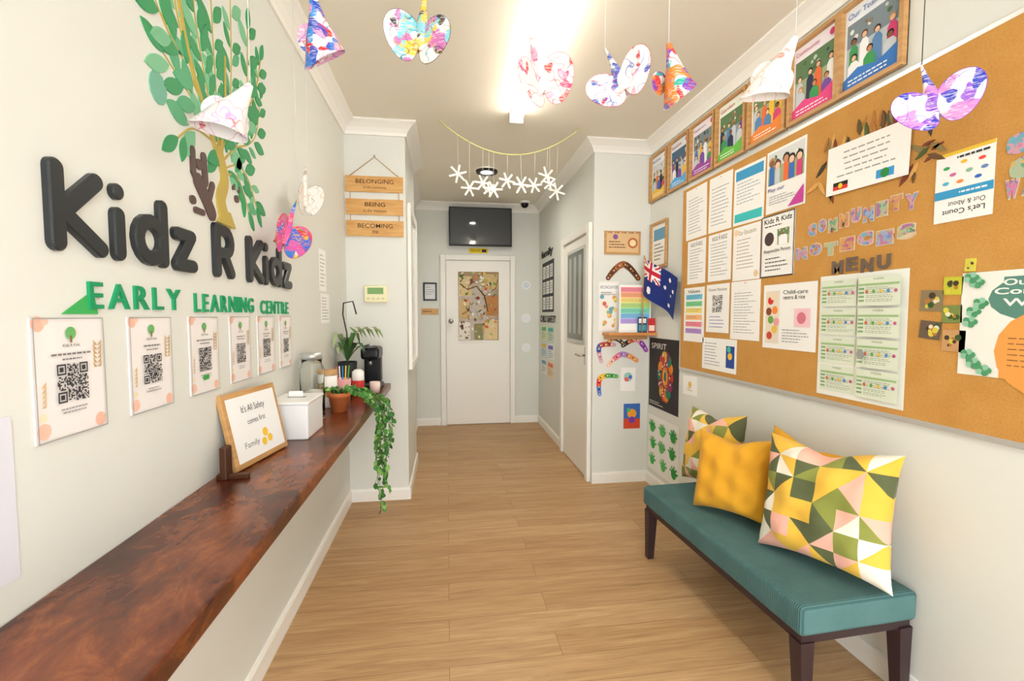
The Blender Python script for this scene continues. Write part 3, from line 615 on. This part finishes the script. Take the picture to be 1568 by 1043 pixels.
doc(2.895,2.665,1.565,1.855,'KIDZ R KIDZ',11,0,seed=5); doc(2.65,2.405,1.565,1.855,'KIDZ R KIDZ',11,0,seed=6)
s=P(2.395,2.17,1.555,1.85,0); s.t('Our Educators',.2,.84,.85,.92,'#8A6A3A'); s.ln(.15,.2,.85,.78,9,'#A08A70',.22,7); s.d(.12,.9,.08,'#F0D0A8'); s.d(.88,.1,.08,'#E8C8A0'); s.done('notice_paper')
s=P(2.16,1.935,1.555,1.86,0); s.t('Kidz R Kidz',.08,.87,.92,.95,'#222222',.02); s.ln(.1,.8,.9,.85,1,'#222222'); s.d(.25,.62,.15,'#4A3A38'); s.photo(.5,.5,.85,.75,9,1,1); s.t('Responsible Person',.1,.38,.9,.45,'#222222'); s.ln(.15,.08,.85,.33,4,'#444444',.25); 
for x0,y0,x1,y1 in ((0,0,1,.015),(0,.985,1,1),(0,0,.02,1),(.98,0,1,1)): s.r(x0,y0,x1,y1,'#222222')
s.done('notice_paper')
s=P(2.92,2.675,1.19,1.545,0)
for i,c in enumerate(['#6AC0E0','#7AD090','#F4E07A','#F7B87A','#F28AA0','#B890D8']): s.r(.1,.78-.125*i,.9,.87-.125*i,c); s.ln(.15,.8-.125*i,.85,.86-.125*i,2,'#666666',.2,i)
s.t('Values',.2,.9,.8,.96); s.done('notice_paper')
s=P(2.65,2.42,1.26,1.55,0); s.t('Parent Notices',.1,.86,.9,.92); s.qr(.28,.42,.72,77); s.ln(.15,.08,.85,.36,4,'#7A7AC0',.25,4); s.done('notice_paper')
doc(2.41,2.15,1.225,1.555,None,15,0,seed=12)
s=P(2.685,2.34,1.03,1.225,0); s.ln(.08,.12,.6,.88,8,'#8A8AA8',.25,8); s.r(.72,.15,.95,.8,'#2A4A9A'); s.d(.83,.5,.06,'#F2C23A'); s.d(.8,.7,.05,'#4AC0A0'); s.done('notice_paper')
s=P(2.13,1.79,1.20,1.515,0); s.r(.05,.08,.33,.9,'#E8DCCB'); 
for x,y,c in ((.15,.75,'#D8302E'),(.24,.6,'#F08A3A'),(.16,.45,'#6AA84A'),(.24,.3,'#E8C04A'),(.14,.2,'#C84A3A'),(.2,.82,'#F0D8B8'),(.12,.58,'#8A4A2A'),(.28,.42,'#E8A0A0')): s.d(x,y,.06,c,n=9)
s.t('Child-care',.4,.84,.85,.90); s.t('centre & rice',.4,.76,.8,.82); s.r(.62,.35,.9,.62,'#F4C8D0'); s.d(.75,.48,.08,'#D87A8A'); s.ln(.4,.1,.9,.32,5,'#8A8A90',.25); s.done('notice_paper')
b=B(); q=random.Random(21)
for i in range(44):
    y=q.choice([q.uniform(1.72,1.82),q.uniform(1.33,1.42),q.uniform(1.4,1.7)]); 
    z=q.uniform(1.86,2.06) if y>1.71 or y<1.43 else q.uniform(2.03,2.08)
    s0=-y; a=q.uniform(0,6.28) if z<2.03 else q.uniform(1,2.1); L=q.uniform(.04,.085); Wd=L*.25
    o=[(s0+math.cos(a)*L*u-math.sin(a)*Wd*v,z+math.sin(a)*L*u+math.cos(a)*Wd*v) for u,v in ((0,0),(.3,.5),(.7,.4),(1,0),(.7,-.4),(.3,-.5))]
    b.prism(FB,o,.0005,.002+.0004*(i%12),M(q.choice(['#6A4A2A','#4A5A30','#8A7A4A','#D8A45A','#3A3A30','#B0763A','#A08A3A','#7A3A2A'])))
b.build('dried_leaf_garland')
s=Sheet(FB,-1.755,-1.405,1.86,2.055,-1.5,n0=.007); s.ln(.1,.3,.9,.88,5,'#9A9A9A',.22,3,True); s.r(.1,.08,.3,.16,'#D8302E'); s.r(.1,.16,.3,.24,'#1A1A1A'); s.d(.2,.16,.03,'#F2D21E'); s.r(.65,.08,.85,.24,'#3A9AD8'); s.d(.75,.16,.05,'#2A8A3A'); s.done('acknowledgement_of_country_sheet')
# pinned upside down, as in the room
s=P(1.32,1.155,1.665,1.885,180,'#F2F2EE'); s.r(0,0,1,.05,'#E8C23A'); s.t("Let's Count",.12,.83,.85,.91,'#2A2A2C',.01); s.t('Out & About',.12,.72,.75,.79); s.r(0,.54,1,.66,'#3A9ACB'); s.ln(.1,.57,.8,.63,1,'#F4F4F4',.4)
for x,y,c in ((.2,.2,'#E84A4A'),(.5,.18,'#F2C23A'),(.8,.22,'#3AA85A'),(.25,.44,'#3A6AC8'),(.55,.45,'#F08A3A'),(.8,.44,'#4AB8D8'),(.4,.32,'#8AC0A0'),(.68,.33,'#C86AA0'),(.15,.33,'#6A8AC0')): s.d(x,y,.06,c,.025)
s.ln(.08,.07,.9,.13,1,'#333333',.5); s.done('counting_poster')
# paper letters
def pastel(n,cols,base): return scribble(n,cols,len(n)*1.3,base,45,.57,False)
LM=[pastel('pa',['#C880A0','#8A78B8','#70A8B8'],'#C898A8'),pastel('pastb',['#6088BC','#C89A68','#B87898'],'#98A8C8'),pastel('pastelc',['#68A080','#C8B070','#A870A0'],'#A8B898'),pastel('pasteldd',['#B86880','#D0A058'],'#C89070')]
BK=M('#D9C2A2',.7)
b=B()
def letters(word,ya,yb,z0,z1,hgt,name_mats,back=True):
    n=len(word); w=(ya-yb)/n
    for i,ch in enumerate(word):
        s0=-ya+w*i; z=z0+(z1-z0)*i/max(1,n-1); dz=.007*math.sin(i*2.1)
        if back: addtext(b,FB,ch,s0+w*.05,z+dz-.004,s0+w*.95,z+dz+hgt+.004,.0005,BK,.12,.001)
        addtext(b,FB,ch,s0+w*.11,z+dz,s0+w*.89,z+dz+hgt,.0018 if back else .0005,name_mats[i%len(name_mats)],.10 if back else .05,.001 if back else .004)
letters('COMMUNITY',1.86,1.37,1.715,1.74,.052,LM); letters('NOTICES',1.93,1.37,1.62,1.635,.05,LM); letters('WALL',1.13,.97,1.70,1.69,.05,LM); b.build('community_noticeboard_letters')
b=B(); letters('MENU',1.725,1.455,1.535,1.535,.055,[M('#6E5E50')],False); b.build('menu_letters')
s=P(1.775,1.392,1.025,1.53,0,'#EBEDE4')
for i in range(2):
    for j in range(4):
        x=.04+.48*i; y=.04+.235*j; s.r(x,y,x+.44,y+.215,'#DCE4D0'); s.t('WEEK',x+.16,y+.19,x+.28,y+.205,'#5A7A4A')
        for k in range(5): s.r(x+.01,y+.03+.03*k,x+.07,y+.045+.03*k,'#84AA74'); s.ln(x+.09,y+.025+.03*k,x+.42,y+.05+.03*k,2,'#84927A',.3,k+i*7+j)
        s.r(x+.01,y+.15,x+.43,y+.165,'#A0C288')
        for k in range(5): s.d(x+.1+.075*k,y+.105,.018,['#D86A4A','#6AA84A','#E8C04A','#5A8AC8','#C85A8A'][k],n=6)
s.d(.58,.37,.045,'#9A9A98'); s.done('menu_sheet')
for j,(a,c,z0,z1) in enumerate(((1.35,1.278,1.378,1.448),(1.348,1.28,1.285,1.345),(1.279,1.222,1.43,1.487),(1.279,1.22,1.34,1.396),(1.275,1.207,1.248,1.317),(1.22,1.19,1.50,1.54))):
    s=P(a,c,z0,z1,q.uniform(-6,6),['#8A7A5A','#6A5A4A','#C8C83A','#7A8A4A','#C89A6A','#D8D050'][j])
    for k in range(9): s.d(q.uniform(.2,.8),q.uniform(.2,.8),q.uniform(.07,.16),q.choice(['#3A5A2A','#E8E0C8','#B87A3A','#4A3A2A','#D8C84A']),n=7)
    s.done('small_photo_print')
s=P(1.225,.86,1.18,1.495,0,'#ECECE4')
s.d(.5,.74,.3,'#5A8A7C',.2); s.r(.3,.62,1,.94,'#5A8A7C'); s.t('Our',.3,.86,.5,.92,'#F4F4EE',.02); s.t('Community',.24,.76,.95,.84,'#F4F4EE',.02); s.t('Wall',.3,.67,.6,.74,'#F4F4EE',.02)
s.d(.6,.25,.34,'#F0A050'); s.r(.3,0,1,.25,'#F0A050'); s.ln(.35,.1,.9,.4,6,'#9A6A3A',.22,3)
for x,y in ((.1,.62),(.15,.70),(.08,.52),(.12,.12),(.2,.06),(.08,.2),(.12,.9),(.08,.95)):
    for a in range(5): s.d(x+.035*math.cos(a*1.25),y+.03*math.sin(a*1.25),.025,['#4F9A6A','#8FC8AA'][a%2],n=7)
s.done('community_wall_poster')
for j,(a,z) in enumerate(((1.10,1.85),(1.04,1.83),(1.09,1.78),(1.03,1.77))):
    b=B(); b.prism(FB,[(-a+.03*math.cos(k*.785)*(1+.2*(k%2)),z+.03*math.sin(k*.785)) for k in range(8)],.0005,.002,LM[j]); b.build('paper_flower')
s=FR_(3.47,3.2,1.73,2.08,base='#F3F1EA',th=.003); s.r(.1,.08,.9,.92,'#F8F6EE'); s.r(.15,.6,.85,.85,'#6AA0C0'); s.ln(.2,.15,.8,.55,5); s.frame(MOAK,.018,.014); s.done('framed_certificate')
s=FR_(3.475,3.0,.64,1.185,base='#2E2A2A',th=.002); 
s.t('SPIRIT',.08,.85,.6,.93,'#F0F0E8')
rr=random.Random(9)
for i in range(14):
    a=i*.45; s.d(.58+.17*math.cos(a),.48+.28*math.sin(a),.09,['#C83A2A','#E8862A','#2A7A5A','#8A2A5A','#D8B03A'][i%5],.08)
s.d(.58,.48,.14,'#B8402A',.2); s.d(.58,.48,.09,'#E8A03A',.13); s.d(.58,.48,.04,'#2A6A5A',.07)
for i in range(60): s.d(.58+.26*math.cos(i*.97)*rr.uniform(.2,1),.48+.36*math.sin(i*.97)*rr.uniform(.2,1),.018,DOT[i%6],n=6)
s.ln(.08,.04,.6,.1,2,'#E8E8E0'); s.done('reconciliation_poster')
s=FR_(3.475,2.98,.13,.57,base='#F0F0EC',th=.002)
for i in range(9):
    x=.17+.33*(i%3)+rr.uniform(-.02,.04); y=.18+.3*(i//3); c=['#3FAF4A','#5CC060','#2E9A3E'][i%3]
    s.d(x,y,.075,c)
    for k in range(5): 
        a=.2+k*.62; s.poly([(x+.05*math.cos(a-.3),y+.055*math.sin(a-.3)),(x+.13*math.cos(a-.12),y+.14*math.sin(a-.12)),(x+.13*math.cos(a+.12),y+.14*math.sin(a+.12)),(x+.05*math.cos(a+.3),y+.055*math.sin(a+.3))],c)
s.done('handprint_artwork')
s=FR_(2.94,2.76,.825,.955,rot=3); s.d(.5,.55,.12,'#E8C060'); s.ln(.3,.2,.7,.4,2,'#C09A5A'); s.done('child_artwork')
# flag on stick
b=B()
FLG=M('#1A2F7A',.7); RD=M('#C8203A',.7); WF=M('#F4F4F4',.7)
def flagP(u,v):
    a=Vector((1.50,3.33,1.80));e=Vector((1.585,2.97,1.62)); dn=Vector((.0,.04,-.26))
    return a.lerp(e,u)+dn*(v)+Vector((-.02*math.sin(u*7)*(.4+v*.6),0,-.03*u*v))
def fcol(u,v):
    if u<.5 and v<.5:
        U,V=u*2,v*2
        if abs(U-.5)<.07 or abs(V-.5)<.11: return RD
        if abs(U-.5)<.13 or abs(V-.5)<.2: return WF
        if abs(U-V)<.06 or abs(U+V-1)<.06: return RD
        if abs(U-V)<.16 or abs(U+V-1)<.16: return WF
        return FLG
    for cx,cy,r_ in ((.25,.76,.09),(.75,.2,.05),(.75,.82,.055),(.62,.45,.05),(.87,.4,.05),(.8,.55,.035)):
        if math.hypot((u-cx)*1.6,v-cy)<r_: return WF
    return FLG
nx,ny=60,36
for i in range(nx):
    for j in range(ny):
        b.add([flagP(i/nx,j/ny),flagP((i+1)/nx,j/ny),flagP((i+1)/nx,(j+1)/ny),flagP(i/nx,(j+1)/ny)],[(0,1,2,3)],fcol((i+.5)/nx,(j+.5)/ny),True)
b.tube([(1.50,3.365,1.229),(1.50,3.335,1.82)],.005,MOAK,8); b.build('australian_flag')

# ---------------------------------------------------------------- bench
b=B(); L=1.10; Wd=.47; DK=M('#3A2A2C',.35)
b.box(-Wd/2,-L/2,.305,Wd/2,L/2,.41,MCORD,.018,seg=4)
b.box(-Wd/2+.015,-L/2+.015,.275,Wd/2-.015,L/2-.015,.307,DK)
for sx in (-1,1):
    for sy in (-1,1):
        X0=sx*(Wd/2-.035);Y_=sy*(L/2-.035); vs=[]
        for z,h,o in ((.28,.026,0),(0,.017,.012)):
            for a,c in ((-1,-1),(1,-1),(1,1),(-1,1)): vs.append((X0+a*h,Y_+c*h+sy*o,z))
        b.add(vs,[(0,1,5,4),(1,2,6,5),(2,3,7,6),(3,0,4,7),(4,5,6,7)],DK)
b.build('upholstered_bench',loc=(1.345,1.845,0),rot=(0,0,math.radians(2.9)))
PAL=[fabric('cushion_yellow','#E4B238','#ECC04A'),fabric('cushion_olive','#7D8436','#8E9444'),fabric('cushion_pink','#ECAA94','#F2BAA6'),fabric('cushion_cream','#E4DDCA','#ECE7D8'),fabric('cushion_dark_olive','#4E5634','#5C643E')]
YEL=fabric('mustard_cushion','#D69816','#E4A822')
def cushion(name,a,h,mat,M4,seed,cells=6):
    n=cells*8; q=random.Random(seed); verts=[];faces=[];mi=[]
    colr={}
    def tri_c(i,j,k):
        ky=(i,j,k)
        if ky not in colr: colr[ky]=q.choices(range(5),[3.4,2.2,3,1.6,1.8])[0]
        return colr[ky]
    def pt(u,v,sg):
        env=max(0,(1-u**4)*(1-v**4))**.5*(1-.25*(u*u+v*v)/2)
        x=a*u*(1-.11*(1-v*v)*abs(u)**3); y=a*v*(1-.11*(1-u*u)*abs(v)**3)
        y-=a*.13*math.exp(-(u/.35)**2)*max(0,v)**2
        wr=(.009*math.sin(9*u+4*v+seed)*math.sin(5*v-3*u)+.008*math.sin(14*(u-v)+seed)*max(0,abs(u*v)))*env
        return (x,y,sg*(h*env*(1-.3*math.exp(-(u/.22)**2)*max(0,v)))+wr)
    for sg in (1,-1):
        o=len(verts)
        for i in range(n+1):
            for j in range(n+1): verts.append(pt(2*i/n-1,2*j/n-1,sg))
        for i in range(n):
            for j in range(n):
                A=o+i*(n+1)+j;Bv=A+n+1;Cv=Bv+1;Dv=A+1
                ci,cj=i//8,j//8; fi,fj=i%8,j%8; dg=(ci+cj)%2
                kk=lambda t:(tri_c(ci,cj,t) if mat is None else 0)
                if mat is not None: fl=[((A,Bv,Cv,Dv),0)]
                elif dg==0:
                    if fi==fj: fl=[((A,Bv,Cv),kk(0)),((A,Cv,Dv),kk(1))]
                    else: fl=[((A,Bv,Cv,Dv),kk(0 if fi>fj else 1))]
                else:
                    if fi+fj==7: fl=[((A,Bv,Dv),kk(0)),((Bv,Cv,Dv),kk(1))]
                    else: fl=[((A,Bv,Cv,Dv),kk(0 if fi+fj<7 else 1))]
                for f,c in fl: faces.append(f if sg>0 else f[::-1]); mi.append(c)
    me=D.meshes.new(name); me.from_pydata(verts,[],faces)
    for m in (PAL if mat is None else [mat]): me.materials.append(m)
    me.polygons.foreach_set('material_index',mi); me.polygons.foreach_set('use_smooth',[True]*len(mi)); me.update()
    ob=D.objects.new(name,me); SC.objects.link(ob)
    lo=min((M4@v.co).z for v in me.vertices); M4=Matrix.Translation((0,0,.412-lo))@M4
    ob.matrix_world=M4; return ob
def place(loc,yaw,lean,roll=0):
    base=Matrix(((0,0,-1,0),(-1,0,0,0),(0,1,0,0),(0,0,0,1)))
    return Matrix.Translation(loc)@Matrix.Rotation(math.radians(yaw),4,'Z')@Matrix.Rotation(math.radians(lean),4,'Y')@base@Matrix.Rotation(math.radians(roll),4,'Z')
cushion('patterned_cushion',.232,.09,None,place((1.415,1.51,.645),21,14,3),5,6)
cushion('patterned_cushion',.21,.07,None,place((1.44,2.29,.61),8,12,4),9,6)
cushion('yellow_cushion',.19,.075,YEL,place((1.335,1.95,.60),26,14,4),2)
cushion('yellow_cushion',.20,.05,YEL,place((1.525,1.76,.61),2,5,-5),3)

# ---------------------------------------------------------------- hanging decorations
def butterfly(name_i,p,cols,size,rot,kind='wing',base='#EDEAE5',thr=.6,ztop=ZC,strc='#E8E6E0',scale=18):
    m=scribble('butterfly%d'%name_i,cols,name_i*1.7+.3,base,scale,thr); b=B()
    R=Euler([math.radians(a) for a in rot]).to_matrix(); p=Vector(p)
    W=lambda x,y,z:(p+R@Vector((x,y,z))*size)
    key=[(0,.06),(.10,.22),(.28,.33),(.48,.30),(.60,.12),(.58,-.14),(.46,-.38),(.30,-.50),(.15,-.46),(.04,-.28),(0,-.12)]
    out=[]
    for i in range(len(key)-1):
        p0=Vector(key[max(i-1,0)]);p1=Vector(key[i]);p2=Vector(key[i+1]);p3=Vector(key[min(i+2,len(key)-1)])
        for k in range(3):
            t=k/3; out.append(.5*((2*p1)+(-p0+p2)*t+(2*p0-5*p1+4*p2-p3)*t*t+(-p0+3*p1-3*p2+p3)*t**3))
    if kind=='cone':
        n=24; vs=[];fs=[]
        for k in range(n+1):
            t=2*math.pi*k/n*1.06
            for rr,z in ((.05,.58),(.15,.2),(.26,-.1),(.38+.03*math.sin(3*t),-.42+.16*math.cos(t))): vs.append(W(rr*math.cos(t),rr*.75*math.sin(t),z))
        for k in range(n):
            for j in range(3): fs.append((4*k+j,4*k+4+j,4*k+5+j,4*k+1+j))
        b.add(vs,fs,m,True)
    def lobes(kx,fold,dz,back,ang):
        for sg in (-1,1):
            def w_(x,z):
                xr=x*math.cos(ang)-z*math.sin(ang); zr=x*math.sin(ang)+z*math.cos(ang)
                return W(sg*(xr*kx+.03),back-fold*x+.25*x*x,zr*kx+dz)
            ring=[w_(q_.x,q_.y) for q_ in out]; cen=w_(.28,-.06)
            L_=len(ring); b.add(ring+[cen],[(i,(i+1)%L_,L_) for i in range(L_)],m,True)
            if kind=='wing': b.tube(ring+[ring[0]],.0008,M(cols[0],.7),4,False)
    if kind=='wing':
        lobes(1.0,.5,-.08,0,-.25)
        n=12; vs=[];fs=[]
        for k in range(n+1):
            t=2*math.pi*k/n
            for rr,z in ((.012,.62),(.05,.3),(.10,.05),(.13,-.2),(.17,-.42)): vs.append(W(rr*math.cos(t),rr*math.sin(t)+.05,z))
        for k in range(n):
            for j in range(4): fs.append((5*k+j,5*k+5+j,5*k+6+j,5*k+1+j))
        b.add(vs,fs,m,True)
    else: lobes(.55,.1,-.05,.26,.5)
    top=W(0,0,.58)
    b.tube([top,(top.x,top.y,ztop)],.0012,M(strc),4)
    b.build('hanging_paper_butterfly')
butterfly(1,(-.375,1.5,2.22),['#D8302E','#2A4AB8','#3A8AD8','#E8A8C8'],.17,(10,-12,20),'cone',thr=.52)
butterfly(2,(-.073,1.5,2.27),['#3A3A3A','#F2C23A','#7AC8D8','#C86AB0'],.17,(15,12,-15),'wing',thr=.6)
butterfly(3,(.30,1.5,2.17),['#E0507A','#D8504A','#E8A8C0'],.185,(10,-22,25),'wing',base='#E6E0DC',thr=.62)
butterfly(4,(.568,1.5,2.17),['#C83A4A','#3A5AB8','#E8A8C0'],.175,(0,-25,-35),'wing',thr=.65)
butterfly(5,(.776,1.5,2.18),['#D8302E','#2AB0A0','#7A3AB8','#E8862A'],.175,(0,-18,10),'cone',thr=.51)
butterfly(6,(1.038,1.35,2.13),['#E88A7A','#F0D0D0'],.18,(10,25,-20),'cone',thr=.68)
butterfly(7,(1.43,1.2,2.02),['#8A4AC8','#2A3AB8','#D88AC8'],.165,(0,-16,-40),'wing',thr=.58,strc='#3A3A38')
butterfly(8,(-.575,1.37,1.92),['#C8506A','#C88AD8'],.17,(0,28,40),'cone',base='#E6E2E0',thr=.68)
butterfly(9,(-.63,1.97,1.72),['#D8302E','#F2C23A','#3AA85A','#3A6AD8','#E85AA0'],.18,(15,12,75),'wing',thr=.5,scale=14)
butterfly(10,(-.63,2.2,1.93),['#9A9A9A','#F2A83A'],.17,(15,-10,75),'wing',thr=.66)
# stick snowflake garland
b=B(); YG=3.28; CO=M('#D8D28A',.7); SW=M('#F4F0E4',.6)
def gz(x):
    u=(x+.05)/1.02; return 2.505+(ZC-2.505)*abs(2*u-1)**2.0
b.tube([(-.05+1.02*i/16,YG,gz(-.05+1.02*i/16)) for i in range(17)],.004,CO,6)
q=random.Random(5)
for i,(x,z,r_) in enumerate(((.083,2.36,.065),(.165,2.27,.06),(.26,2.31,.06),(.335,2.26,.065),(.435,2.33,.06),(.53,2.29,.065),(.635,2.31,.06),(.725,2.37,.07),(.80,2.27,.065),(.30,2.25,.05),(.74,2.31,.05))):
    yy=YG+q.uniform(-.04,.04); a0=q.uniform(0,1)
    for k in range(3):
        a=a0+k*math.pi/3; X=Matrix.Translation((x,yy+.0035*k,z))@Matrix.Rotation(q.uniform(-.3,.3),4,'Z')@Matrix.Rotation(a,4,'Y'); b.box(-r_,-.0015,-.0065,r_,.0015,.0065,SW,0,X=X)
    b.tube([(x,yy,z+.01),(x,YG,gz(x))],.0012,M('#E8E4D8'),4)
b.build('hanging_snowflake_garland')

# ---------------------------------------------------------------- camera
cam=D.cameras.new('camera'); co=D.objects.new('camera',cam); SC.objects.link(co)
co.location=(0,0,1.365); co.rotation_euler=(math.radians(90-3.2),0,math.radians(-8.1)); cam.lens=16; cam.sensor_width=36; cam.clip_start=.02
SC0.camera=co
